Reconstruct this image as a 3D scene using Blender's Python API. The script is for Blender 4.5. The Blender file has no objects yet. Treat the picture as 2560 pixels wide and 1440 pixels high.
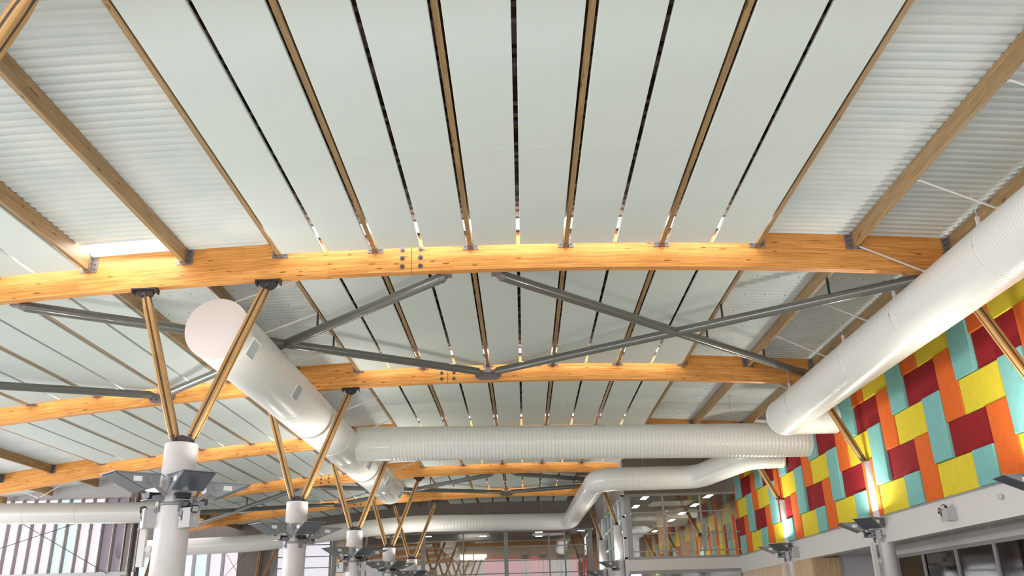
import bpy, math, random
from mathutils import Vector, Matrix
random.seed(7)
C = bpy.context.scene
col = C.collection
PI = math.pi

# ------------------------------------------------------------------ camera, world, exposure
YAW, PITCH, ROLL, FPX = -0.0048026, 0.3726545, -0.0267582, 2099.4
cy, sy, cp, sp = math.cos(YAW), math.sin(YAW), math.cos(PITCH), math.sin(PITCH)
F = Vector((sy*cp, cy*cp, sp)); R0 = Vector((cy, -sy, 0)); U0 = R0.cross(F)
cr, sr = math.cos(ROLL), math.sin(ROLL)
RV = cr*R0 + sr*U0; UV_ = -sr*R0 + cr*U0
cam = bpy.data.cameras.new('camera'); camo = bpy.data.objects.new('camera', cam); col.objects.link(camo)
cam.sensor_width = 36; cam.lens = FPX/2560*36; cam.clip_end = 500; cam.clip_start = 0.05
m = Matrix.Identity(4)
for i in range(3):
    m[i][0] = RV[i]; m[i][1] = UV_[i]; m[i][2] = -F[i]
camo.matrix_world = m
C.camera = camo

w = bpy.data.worlds.new('world'); C.world = w; w.use_nodes = True
bg = w.node_tree.nodes['Background']
bg.inputs[0].default_value = (0.98, 0.98, 0.99, 1); bg.inputs[1].default_value = 1.0
vs = C.view_settings
vs.view_transform = 'Standard'; vs.look = 'None'; vs.gamma = 1; vs.use_curve_mapping = False; vs.exposure = 0.42

def area(name, loc, size, power, color=(1, .96, .9), rot=(0, 0, 0), sizey=None, spread=None):
    l = bpy.data.lights.new(name, 'AREA'); l.energy = power; l.color = color; l.size = size
    if sizey: l.shape = 'RECTANGLE'; l.size_y = sizey
    if spread: l.spread = spread
    o = bpy.data.objects.new(name, l); col.objects.link(o); o.location = loc; o.rotation_euler = rot
    return o
# added fill lights at the unbuilt rear and left sides, standing in for daylight
area('fill_light_rear', (-2, -3.0, 1.4), 28, 800, (.97, .98, 1), (math.radians(90), 0, 0), 5)
area('fill_light_left', (-29, 18, 1.4), 38, 3300, (.97, .98, 1), (math.radians(90), 0, math.radians(-90)), 5.6)

# ------------------------------------------------------------------ materials
def mat(name, color, rough=.6, metal=0, spec=.5, coat=0, emit=None, es=0):
    m = bpy.data.materials.new(name); m.use_nodes = True
    b = m.node_tree.nodes['Principled BSDF']
    b.inputs['Base Color'].default_value = (*color, 1); b.inputs['Roughness'].default_value = rough
    b.inputs['Metallic'].default_value = metal; b.inputs['Specular IOR Level'].default_value = spec
    b.inputs['Coat Weight'].default_value = coat
    if emit: b.inputs['Emission Color'].default_value = (*emit, 1); b.inputs['Emission Strength'].default_value = es
    return m
def N(nt, t, **kw):
    n = nt.nodes.new(t)
    for k, v in kw.items():
        if isinstance(v, (int, float, str, bool)) and hasattr(n, k): setattr(n, k, v)
    return n
def ramp(nt, stops, interp='LINEAR'):
    r = nt.nodes.new('ShaderNodeValToRGB'); r.color_ramp.interpolation = interp
    e = r.color_ramp.elements
    while len(e) < len(stops): e.new(.5)
    for k, (p, c) in enumerate(stops): e[k].position = p; e[k].color = (*c, 1)
    return r
def speckle(m, amount=.06, scale=3.0):
    """soft value variation so plain paint is not perfectly flat"""
    nt = m.node_tree; b = nt.nodes['Principled BSDF']; c = b.inputs['Base Color'].default_value[:3]
    tc = N(nt, 'ShaderNodeTexCoord'); n = N(nt, 'ShaderNodeTexNoise'); n.inputs['Scale'].default_value = scale; n.inputs['Detail'].default_value = 6
    r = ramp(nt, [(.3, tuple(x*(1-amount) for x in c)), (.7, tuple(min(1, x*(1+amount*.4)) for x in c))])
    nt.links.new(tc.outputs['Object'], n.inputs['Vector']); nt.links.new(n.outputs['Fac'], r.inputs['Fac']); nt.links.new(r.outputs['Color'], b.inputs['Base Color'])
    return m
def wood(name, c1, c2, line, knot, lam=.045, length=1.3, knots=1.0, rough=.42):
    m = bpy.data.materials.new(name); m.use_nodes = True; nt = m.node_tree; b = nt.nodes['Principled BSDF']; L = nt.links.new
    b.inputs['Roughness'].default_value = rough; b.inputs['Specular IOR Level'].default_value = .35
    uv = N(nt, 'ShaderNodeUVMap')
    br = N(nt, 'ShaderNodeTexBrick'); br.offset = .37; br.offset_frequency = 2
    br.inputs['Scale'].default_value = 1; br.inputs['Brick Width'].default_value = length; br.inputs['Row Height'].default_value = lam
    br.inputs['Mortar Size'].default_value = lam*.045; br.inputs['Mortar Smooth'].default_value = .6; br.inputs['Bias'].default_value = 0
    br.inputs['Color1'].default_value = (*c1, 1); br.inputs['Color2'].default_value = (*c2, 1); br.inputs['Mortar'].default_value = (*line, 1)
    L(uv.outputs[0], br.inputs['Vector'])
    mp = N(nt, 'ShaderNodeMapping'); mp.inputs['Scale'].default_value = (1.5, 55, 55); L(uv.outputs[0], mp.inputs['Vector'])
    n1 = N(nt, 'ShaderNodeTexNoise'); n1.inputs['Scale'].default_value = 1; n1.inputs['Detail'].default_value = 5; L(mp.outputs[0], n1.inputs['Vector'])
    r1 = ramp(nt, [(.3, (.66, .60, .52)), (.62, (1.1, 1.08, 1.06))]); L(n1.outputs['Fac'], r1.inputs['Fac'])
    mx = N(nt, 'ShaderNodeMix'); mx.data_type = 'RGBA'; mx.blend_type = 'MULTIPLY'; mx.inputs[0].default_value = 1
    L(br.outputs['Color'], mx.inputs[6]); L(r1.outputs['Color'], mx.inputs[7])
    mp2 = N(nt, 'ShaderNodeMapping'); mp2.inputs['Scale'].default_value = (1.7, 8, 8); L(uv.outputs[0], mp2.inputs['Vector'])
    nz = N(nt, 'ShaderNodeTexNoise'); nz.inputs['Scale'].default_value = 3; L(uv.outputs[0], nz.inputs['Vector'])
    add = N(nt, 'ShaderNodeMix'); add.data_type = 'RGBA'; add.blend_type = 'ADD'; add.inputs[0].default_value = .35
    L(mp2.outputs[0], add.inputs[6]); L(nz.outputs['Color'], add.inputs[7])
    vo = N(nt, 'ShaderNodeTexVoronoi'); vo.inputs['Scale'].default_value = 1.15; L(add.outputs[2], vo.inputs['Vector'])
    rk = ramp(nt, [(0, (1, 1, 1)), (.11, (.8, .8, .8)), (.18, (0, 0, 0))]); L(vo.outputs['Distance'], rk.inputs['Fac'])
    wn = N(nt, 'ShaderNodeMath'); wn.operation = 'GREATER_THAN'; wn.inputs[1].default_value = .3
    sp_ = N(nt, 'ShaderNodeSeparateColor'); L(vo.outputs['Color'], sp_.inputs[0]); L(sp_.outputs[0], wn.inputs[0])
    mu = N(nt, 'ShaderNodeMath'); mu.operation = 'MULTIPLY'; L(rk.outputs['Color'], mu.inputs[0]); L(wn.outputs[0], mu.inputs[1])
    mu2 = N(nt, 'ShaderNodeMath'); mu2.operation = 'MULTIPLY'; mu2.inputs[1].default_value = knots; L(mu.outputs[0], mu2.inputs[0])
    mk = N(nt, 'ShaderNodeMix'); mk.data_type = 'RGBA'; L(mu2.outputs[0], mk.inputs[0]); L(mx.outputs[2], mk.inputs[6]); mk.inputs[7].default_value = (*knot, 1)
    L(mk.outputs[2], b.inputs['Base Color'])
    return m
def glass(name, tint=(.9, .95, .93), refl=.3, rough=.02):
    m = bpy.data.materials.new(name); m.use_nodes = True; nt = m.node_tree; nt.nodes.remove(nt.nodes['Principled BSDF'])
    out = nt.nodes['Material Output']; t = N(nt, 'ShaderNodeBsdfTransparent'); t.inputs[0].default_value = (*tint, 1)
    g = N(nt, 'ShaderNodeBsdfGlossy'); g.inputs['Roughness'].default_value = rough
    fr = N(nt, 'ShaderNodeFresnel'); fr.inputs[0].default_value = 1.5
    ma = N(nt, 'ShaderNodeMath'); ma.operation = 'ADD'; ma.use_clamp = True; ma.inputs[1].default_value = refl; nt.links.new(fr.outputs[0], ma.inputs[0])
    mx = N(nt, 'ShaderNodeMixShader'); nt.links.new(ma.outputs[0], mx.inputs[0]); nt.links.new(t.outputs[0], mx.inputs[1]); nt.links.new(g.outputs[0], mx.inputs[2])
    nt.links.new(mx.outputs[0], out.inputs['Surface'])
    return m

M = {}
M['beam'] = wood('glulam_orange', (.86, .42, .12), (.68, .29, .07), (.36, .14, .035), (.20, .05, .012))
M['joist'] = wood('glulam_joist', (.42, .28, .135), (.34, .22, .10), (.22, .13, .055), (.10, .045, .02))
M['strut'] = wood('glulam_strut', (.50, .295, .115), (.42, .24, .085), (.34, .18, .055), (.25, .12, .04), lam=.09, length=3, knots=.3, rough=.3)
M['pine'] = wood('pine_cladding', (.68, .50, .31), (.60, .42, .25), (.42, .28, .15), (.30, .16, .07), lam=.16, length=2.6, knots=.8)
M['panel'] = speckle(mat('ceiling_panel_white', (.66, .715, .675), .75, spec=.25), .03, .8)
M['duct'] = mat('duct_white_gloss', (.80, .80, .765), .3, spec=.5, coat=.3)
M['duct_plain'] = mat('duct_white_satin', (.82, .82, .775), .3, spec=.5, coat=.25)
M['duct_shaded'] = mat('duct_white_shaded', (.50, .485, .45), .35, spec=.5, coat=.15)  # white duct paint darkened to carry the shade of its backlit side
M['cap'] = mat('duct_end_cap', (.74, .68, .655), .55)
M['white'] = speckle(mat('painted_white', (.64, .60, .59), .38, coat=.25), .06, 5)
M['offwhite'] = mat('painted_offwhite', (.70, .675, .65), .4)
M['steel'] = mat('steel_grey_paint', (.17, .17, .155), .24, metal=.35, coat=.4)
M['bracket'] = mat('bracket_zinc', (.24, .205, .20), .5, metal=.4)
M['dark'] = mat('dark_steel', (.055, .045, .045), .42, metal=.4)
M['core'] = mat('strut_core_steel', (.06, .042, .035), .5)
M['black'] = mat('black_plastic', (.012, .012, .014), .35)
M['bolt'] = mat('bolt_steel', (.16, .15, .16), .35, metal=.8)
M['lum'] = mat('luminaire_grey', (.27, .275, .29), .4, metal=.2)
M['lumdark'] = mat('luminaire_dark', (.085, .10, .125), .3, metal=.2, coat=.3)
M['lamp'] = mat('lamp_glow', (1, 1, 1), emit=(1, .93, .82), es=13)
M['tag'] = mat('rating_sticker', (.85, .85, .85), .5)
M['chrome'] = mat('chrome_reflector', (.75, .78, .8), .12, metal=1)
M['box'] = mat('enclosure_grey', (.46, .45, .46), .45)
M['rod'] = mat('white_rod', (.72, .68, .66), .4)
M['wire'] = mat('suspension_wire', (.5, .48, .42), .4, metal=.5)
M['frame'] = mat('window_frame_grey', (.33, .315, .32), .4, metal=.1)
M['framelight'] = mat('window_frame_light', (.55, .60, .60), .35)
M['fin'] = mat('window_fin_mauve', (.46, .42, .435), .5)
M['taupe'] = mat('wall_taupe', (.21, .175, .15), .6)
M['greywall'] = mat('wall_grey', (.52, .51, .51), .55)
M['soffit'] = mat('soffit_grey', (.17, .165, .16), .22, coat=.4)
M['substrate'] = mat('wall_substrate', (.12, .10, .09), .8)
M['teal'] = mat('felt_teal', (.215, .49, .46), .85, spec=.2)
M['orange'] = mat('felt_orange', (.76, .15, .026), .85, spec=.2)
M['yellow'] = mat('felt_yellow', (.76, .61, .045), .85, spec=.2)
M['red'] = mat('felt_red', (.29, .012, .018), .8, spec=.25)
for k_ in ('teal', 'orange', 'yellow', 'red'): speckle(M[k_], .07, 6)
M['glass'] = glass('glazing', (.92, .95, .94), .16)
M['glassdark'] = glass('glazing_tinted', (.42, .40, .38), .1, .05)
def pane(name, c):
    m = bpy.data.materials.new(name); m.use_nodes = True; nt = m.node_tree; nt.nodes.remove(nt.nodes['Principled BSDF'])
    t = N(nt, 'ShaderNodeBsdfTransparent'); t.inputs[0].default_value = (*c, 1)
    d = N(nt, 'ShaderNodeBsdfDiffuse'); d.inputs[0].default_value = (*c, 1)
    mx = N(nt, 'ShaderNodeMixShader'); mx.inputs[0].default_value = .2
    nt.links.new(t.outputs[0], mx.inputs[1]); nt.links.new(d.outputs[0], mx.inputs[2]); nt.links.new(mx.outputs[0], nt.nodes['Material Output'].inputs['Surface'])
    return m
M['p_pink'] = pane('pane_pink', (.985, .92, .95)); M['p_cyan'] = pane('pane_cyan', (.87, .955, .97)); M['p_mauve'] = pane('pane_mauve', (.53, .48, .52)); M['p_white'] = pane('pane_white', (.93, .92, .95))
M['gymwall'] = mat('gym_wall_peach', (.58, .36, .23), .6); M['gymred'] = mat('gym_red_panel', (.36, .02, .02), .5)
M['gymgrey'] = mat('gym_grey', (.2, .2, .19), .5); M['gymfloor'] = mat('gym_floor', (.12, .10, .09), .5)
M['floor'] = None

# corrugated deck: pale coated steel with rows of screw heads
def deck_mat():
    m = mat('deck_steel', (.68, .725, .70), .55, metal=0, spec=.35); nt = m.node_tree; b = nt.nodes['Principled BSDF']; L = nt.links.new
    uv = N(nt, 'ShaderNodeUVMap')
    sx = N(nt, 'ShaderNodeSeparateXYZ'); L(uv.outputs[0], sx.inputs[0])
    def cell(inp, per):
        a = N(nt, 'ShaderNodeMath'); a.operation = 'DIVIDE'; a.inputs[1].default_value = per; L(inp, a.inputs[0])
        f = N(nt, 'ShaderNodeMath'); f.operation = 'FRACT'; L(a.outputs[0], f.inputs[0])
        s = N(nt, 'ShaderNodeMath'); s.operation = 'SUBTRACT'; s.inputs[1].default_value = .5; L(f.outputs[0], s.inputs[0])
        q = N(nt, 'ShaderNodeMath'); q.operation = 'MULTIPLY'; q.inputs[1].default_value = per; L(s.outputs[0], q.inputs[0])
        p = N(nt, 'ShaderNodeMath'); p.operation = 'POWER'; p.inputs[1].default_value = 2; L(q.outputs[0], p.inputs[0]); return p
    a = cell(sx.outputs[0], .5); c = cell(sx.outputs[1], 1.2)
    s = N(nt, 'ShaderNodeMath'); s.operation = 'ADD'; L(a.outputs[0], s.inputs[0]); L(c.outputs[0], s.inputs[1])
    lt = N(nt, 'ShaderNodeMath'); lt.operation = 'LESS_THAN'; lt.inputs[1].default_value = .011**2; L(s.outputs[0], lt.inputs[0])
    n = N(nt, 'ShaderNodeTexNoise'); n.inputs['Scale'].default_value = .8; L(uv.outputs[0], n.inputs['Vector'])
    r = ramp(nt, [(.3, (.60, .655, .645)), (.7, (.72, .75, .715))]); L(n.outputs['Fac'], r.inputs['Fac'])
    mx = N(nt, 'ShaderNodeMix'); mx.data_type = 'RGBA'; L(lt.outputs[0], mx.inputs[0]); L(r.outputs['Color'], mx.inputs[6]); mx.inputs[7].default_value = (.18, .18, .18, 1)
    L(mx.outputs[2], b.inputs['Base Color'])
    return m
M['deck'] = deck_mat()
# brown, pink and dark blocks paint glow and shade into the panel gaps
def gap_mottle_mat():
    m = mat('gap_mottle', (.1, .06, .05), .7); nt = m.node_tree; b = nt.nodes['Principled BSDF']; L = nt.links.new
    uv = N(nt, 'ShaderNodeUVMap'); sx = N(nt, 'ShaderNodeSeparateXYZ'); L(uv.outputs[0], sx.inputs[0])
    d = N(nt, 'ShaderNodeMath'); d.operation = 'DIVIDE'; d.inputs[1].default_value = .11; L(sx.outputs[1], d.inputs[0])
    f = N(nt, 'ShaderNodeMath'); f.operation = 'FLOOR'; L(d.outputs[0], f.inputs[0])
    wn = N(nt, 'ShaderNodeTexWhiteNoise'); wn.noise_dimensions = '1D'; L(f.outputs[0], wn.inputs['W'])
    r = ramp(nt, [(0, (.05, .035, .03)), (.3, (.12, .07, .055)), (.5, (.38, .25, .23)), (.75, (.62, .45, .43)), (.93, (.50, .2, .05))], 'CONSTANT'); L(wn.outputs['Value'], r.inputs['Fac'])
    L(r.outputs['Color'], b.inputs['Base Color'])
    return m
M['gap_mottle'] = gap_mottle_mat()
def vlines(m, axis, pitch, width, dark):
    """panel joints: thin darker lines every pitch metres along an object axis"""
    nt = m.node_tree; b = nt.nodes['Principled BSDF']; L = nt.links.new; c = b.inputs['Base Color'].default_value[:]
    tc = N(nt, 'ShaderNodeTexCoord'); s = N(nt, 'ShaderNodeSeparateXYZ'); L(tc.outputs['Object'], s.inputs[0])
    d = N(nt, 'ShaderNodeMath'); d.operation = 'DIVIDE'; d.inputs[1].default_value = pitch; L(s.outputs[axis], d.inputs[0])
    f = N(nt, 'ShaderNodeMath'); f.operation = 'FRACT'; L(d.outputs[0], f.inputs[0])
    l = N(nt, 'ShaderNodeMath'); l.operation = 'LESS_THAN'; l.inputs[1].default_value = width/pitch; L(f.outputs[0], l.inputs[0])
    mx = N(nt, 'ShaderNodeMix'); mx.data_type = 'RGBA'; L(l.outputs[0], mx.inputs[0]); mx.inputs[6].default_value = c; mx.inputs[7].default_value = tuple(x*dark for x in c[:3])+(1,)
    L(mx.outputs[2], b.inputs['Base Color']); return m
vlines(M['taupe'], 0, 1.15, .018, .55); vlines(M['greywall'], 1, 1.1, .02, .5)
def floor_mat():
    m = mat('floor_tiles', (.62, .63, .62), .5); nt = m.node_tree; b = nt.nodes['Principled BSDF']; L = nt.links.new
    tc = N(nt, 'ShaderNodeTexCoord'); br = N(nt, 'ShaderNodeTexBrick'); br.offset = 0
    br.inputs['Brick Width'].default_value = .3; br.inputs['Row Height'].default_value = .3; br.inputs['Mortar Size'].default_value = .006; br.inputs['Scale'].default_value = 1
    br.inputs['Color1'].default_value = (.66, .66, .64, 1); br.inputs['Color2'].default_value = (.6, .6, .58, 1); br.inputs['Mortar'].default_value = (.4, .4, .4, 1)
    L(tc.outputs['Object'], br.inputs['Vector']); L(br.outputs['Color'], b.inputs['Base Color']); return m
M['floor'] = floor_mat()

# ------------------------------------------------------------------ mesh helpers
class MB:
    def __init__(s): s.v = []; s.f = []; s.uv = []; s.mi = []; s.cur = 0; s.sm = []; s.smooth = False
    def face(s, pts, uvs=None):
        b = len(s.v); s.v += [tuple(p) for p in pts]; s.f.append(tuple(range(b, b+len(pts))))
        s.uv.append(uvs or [(p[0], p[1]) for p in pts]); s.mi.append(s.cur); s.sm.append(s.smooth)
    def box(s, x0, x1, y0, y1, z0, z1, mtx=None, long=0):
        P = [(x, y, z) for x in (x0, x1) for y in (y0, y1) for z in (z0, z1)]
        I = lambda i, j, k: P[i*4+j*2+k]
        quads = [(I(0,0,0), I(0,0,1), I(0,1,1), I(0,1,0)), (I(1,0,0), I(1,1,0), I(1,1,1), I(1,0,1)), (I(0,0,0), I(1,0,0), I(1,0,1), I(0,0,1)),
                 (I(0,1,0), I(0,1,1), I(1,1,1), I(1,1,0)), (I(0,0,0), I(0,1,0), I(1,1,0), I(1,0,0)), (I(0,0,1), I(1,0,1), I(1,1,1), I(0,1,1))]
        for q in quads:
            a = [k for k in (0, 1, 2) if max(p[k] for p in q)-min(p[k] for p in q) > 1e-9]
            lo = long if long in a else a[0]; ot = [k for k in a if k != lo][0] if len(a) > 1 else a[0]
            uvs = [(p[lo], p[ot]) for p in q]
            s.face([mtx @ Vector(p) for p in q] if mtx else q, uvs)
    def prism(s, poly, y0, y1, mtx=None):
        """poly = list of (x,z), extruded along y"""
        T = (lambda p: mtx @ Vector(p)) if mtx else (lambda p: p)
        s.face([T((x, y0, z)) for x, z in poly], [(x, z) for x, z in poly]); s.face([T((x, y1, z)) for x, z in reversed(poly)], [(x, z) for x, z in reversed(poly)])
        n = len(poly)
        for i in range(n):
            a, b = poly[i], poly[(i+1) % n]
            s.face([T((a[0], y1, a[1])), T((b[0], y1, b[1])), T((b[0], y0, b[1])), T((a[0], y0, a[1]))])
    def tube(s, pts, rad, n=16, caps=True):
        """pts polyline, rad scalar or list; mitred rings with shared vertices"""
        pts = [Vector(p) for p in pts]; k = len(pts)
        rad = rad if isinstance(rad, (list, tuple)) else [rad]*k
        d0 = (pts[1]-pts[0]).normalized(); up = Vector((0, 0, 1)) if abs(d0.z) < .9 else Vector((1, 0, 0))
        rings = []
        for i, p in enumerate(pts):
            if i == 0: d = (pts[1]-p).normalized()
            elif i == k-1: d = (p-pts[i-1]).normalized()
            else:
                a = (p-pts[i-1]).normalized(); b = (pts[i+1]-p).normalized(); d = (a+b).normalized() if (a+b).length > 1e-6 else a
            x = d.cross(up).normalized(); y = x.cross(d)
            ring = []
            for j in range(n):
                t = 2*PI*j/n; ring.append(p + (x*math.cos(t)+y*math.sin(t))*rad[i])
            rings.append(ring)
        base = len(s.v)
        for r in rings: s.v += [tuple(q) for q in r]
        L = 0
        for i in range(k-1):
            dl = (pts[i+1]-pts[i]).length
            for j in range(n):
                j2 = (j+1) % n
                s.f.append((base+i*n+j, base+i*n+j2, base+(i+1)*n+j2, base+(i+1)*n+j))
                s.uv.append([(L, j/n), (L, (j+1)/n), (L+dl, (j+1)/n), (L+dl, j/n)]); s.mi.append(s.cur); s.sm.append(True)
            L += dl
        if caps:
            sm = s.smooth; s.smooth = False
            s.face(list(reversed(rings[0]))); s.face(rings[-1]); s.smooth = sm
    def build(s, name, mats, parent=None):
        me = bpy.data.meshes.new(name); me.from_pydata(s.v, [], s.f)
        if not isinstance(mats, (list, tuple)): mats = [mats]
        for q in mats: me.materials.append(q)
        u = me.uv_layers.new(name='UVMap'); k = 0
        for uvs in s.uv:
            for c in uvs: u.data[k].uv = c; k += 1
        me.polygons.foreach_set('material_index', s.mi); me.polygons.foreach_set('use_smooth', s.sm); me.update()
        o = bpy.data.objects.new(name, me); col.objects.link(o)
        if parent: o.parent = parent
        return o
def tag(o, label=None, cat=None, group=None, kind=None):
    if label: o['label'] = label
    if cat: o['category'] = cat
    if group: o['group'] = group
    if kind: o['kind'] = kind
    return o
def empty(name, loc=(0, 0, 0), rz=0):
    o = bpy.data.objects.new(name, None); col.objects.link(o); o.location = loc; o.rotation_euler = (0, 0, rz); o.empty_display_size = .2; return o
def kids(o): return [c for c in bpy.data.objects if c.parent == o]
def copy_tree(o, parent=None):
    c = o.copy(); col.objects.link(c)
    for k in ('label', 'group'):
        if k in c.keys() and parent is None: pass
    if parent: c.parent = parent
    for ch in kids(o): copy_tree(ch, c)
    return c
def boxo(name, m, b, parent=None, long=0): q = MB(); q.box(*b, long=long); return q.build(name, m, parent)
def struct(o): o['kind'] = 'structure'; return o
ORD = ['first', 'second', 'third', 'fourth', 'fifth', 'sixth', 'seventh', 'eighth', 'ninth', 'tenth', 'eleventh', 'twelfth', 'thirteenth', 'fourteenth', 'fifteenth', 'sixteenth',
       'seventeenth', 'eighteenth', 'nineteenth', 'twentieth', 'twenty-first', 'twenty-second', 'twenty-third', 'twenty-fourth', 'twenty-fifth', 'twenty-sixth', 'twenty-seventh', 'twenty-eighth', 'twenty-ninth', 'thirtieth',
       'thirty-first', 'thirty-second', 'thirty-third', 'thirty-fourth', 'thirty-fifth', 'thirty-sixth', 'thirty-seventh', 'thirty-eighth', 'thirty-ninth', 'fortieth']

# ------------------------------------------------------------------ measured geometry
X0, S, Y1, B = -0.926, 2.0, 16.127, 8.904
def arc(x): return 6.746-(x+.674)**2/241.0            # underside of the crossbeams
def XK(k): return X0+S*k
def YB(n): return Y1+B*n                               # near face of crossbeam n
BT = .19                                               # beam thickness
FLOOR = -1.65
WX = 10.3                                              # right hand wall

# ---- floor and shell
boxo('floor', M['floor'], (-34, 17, -4, 70, FLOOR-.2, FLOOR))['kind'] = 'structure'

# ------------------------------------------------------------------ crossbeams
beam_rng = {-1: (-13.5, 9.75), 0: (-15.5, 9.75), 1: (-19.5, 9.75), 2: (-23.5, 9.75), 3: (-19.2, 4.9), 4: (-21.5, 4.75)}
beam_lab = {-1: 'orange timber crossbeam overhead, nearest the camera, above the cut-off corner strut',
            0: 'large orange timber crossbeam spanning the whole photo, nearest of those in view',
            1: 'second orange timber crossbeam back, meeting the steel tubes at its middle',
            2: 'third orange timber crossbeam, half hidden behind the long horizontal white duct',
            3: 'fourth orange timber crossbeam, just below the long horizontal white duct',
            4: 'farthest orange timber crossbeam, directly before the taupe end wall'}
def beam(n):
    y0, y1 = YB(n), YB(n)+BT; a, b = beam_rng[n]
    t = tag(empty('timber_beam', (0, y0, 0)), beam_lab[n], 'beam', 'orange timber crossbeams of the roof')
    joints = [a, -2.166 if n < 3 else -9.9, b]
    g = .006
    for s0, s1 in zip(joints[:-1], joints[1:]):
        q = MB(); s0 += g; s1 -= g; k = max(2, int((s1-s0)/.8)); xs = [s0+(s1-s0)*i/k for i in range(k+1)]
        for u, v in zip(xs[:-1], xs[1:]):
            zu, zv = arc(u), arc(v); h = .80
            q.face([(u, 0, zu), (v, 0, zv), (v, 0, zv+h), (u, 0, zu+h)], [(u+n*3.3, 0), (v+n*3.3, 0), (v+n*3.3, h), (u+n*3.3, h)])
            q.face([(v, BT, zv), (u, BT, zu), (u, BT, zu+h), (v, BT, zv+h)], [(v, 2), (u, 2), (u, 2+h), (v, 2+h)])
            q.face([(u, BT, zu), (v, BT, zv), (v, 0, zv), (u, 0, zu)], [(u, 1.2+BT), (v, 1.2+BT), (v, 1.2), (u, 1.2)])
            q.face([(u, 0, zu+h), (v, 0, zv+h), (v, BT, zv+h), (u, BT, zu+h)], [(u, 3), (v, 3), (v, 3+BT), (u, 3+BT)])
        for u in (s0, s1):
            z = arc(u); f = [(u, 0, z), (u, 0, z+.8), (u, BT, z+.8), (u, BT, z)]
            q.face(f if u == s0 else f[::-1], [(p[1], p[2]) for p in f])
        q.build('glulam_segment', M['beam'], t)
    for jx in joints[1:-1]:
        for dx in (-.19, .19):
            for dz in (.12, .31, .50):
                if n in (1, 2, 3, 4) and dz > .4: dz = .48
                z = arc(jx+dx)+dz; q = MB(); q.tube([(jx+dx, .0, z), (jx+dx, -.012, z)], .05, 16); q.tube([(jx+dx, -.012, z), (jx+dx, -.035, z)], .022, 6)
                q.build('bolt', M['bolt'], t)
    return t
beams = {n: beam(n) for n in beam_rng}

# ------------------------------------------------------------------ joists, deck and panels
# bay n lies between crossbeam n-1 and crossbeam n
bays = {0: (-6, 5), 1: (-8, 5), 2: (-11, 5), 3: (-11, 5), 4: (-9, 2), 5: (-9, 2)}
bayname = {0: 'the bay nearest the camera', 1: 'the bay behind the nearest crossbeam', 2: 'the bay over the long cross duct', 3: 'the bay behind the long cross duct', 4: 'the far bay with braces', 5: 'the last bay by the end wall'}
def is_deck(k, n):            # joist interval k..k+1
    return k in (-4, -3, 3, 4, 5) or k < -8
def bracket(q, side, tall, y, sgn):
    # steel angle on both faces of the joist, seated on the crossbeam face; sgn -1: on near face of a beam
    h0 = -.02; h1 = .32 if tall else .30
    for s_ in (-1, 1):
        q.cur = 0
        xa, xb = (.05, .165) if s_ > 0 else (-.165, -.05)
        q.box(xa, xb, y+min(0, sgn*.012), y+max(0, sgn*.012), h0, h1)
        x_ = .05 if s_ > 0 else -.058
        q.box(x_, x_+.008, y+min(0, sgn*.13), y+max(0, sgn*.13), h0, h1)
        q.cur = 1
        for hz in (.055, .16, .26):
            q.tube([(s_*.115, y+sgn*.012, hz), (s_*.115, y+sgn*.03, hz)], .015, 8)
            xo = s_*.058; q.tube([(xo, y+sgn*.07, hz), (xo+s_*.016, y+sgn*.07, hz)], .015, 8)
    q.cur = 0
    q.box(-.06, .06, y+min(0, sgn*.13), y+max(0, sgn*.13), -.02, -.008)
jcount = 0
def rooflight(n, xa, xb, power):
    xm = (xa+xb)/2
    area('rooflight_daylight', (xm, YB(n)-.42, arc(xm)+.86), xb-xa, power*(1 if n == 0 else .8 if n < 3 else .5)*(xb-xa), (1, .97, .93), (0, 0, 0), .60)
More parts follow.
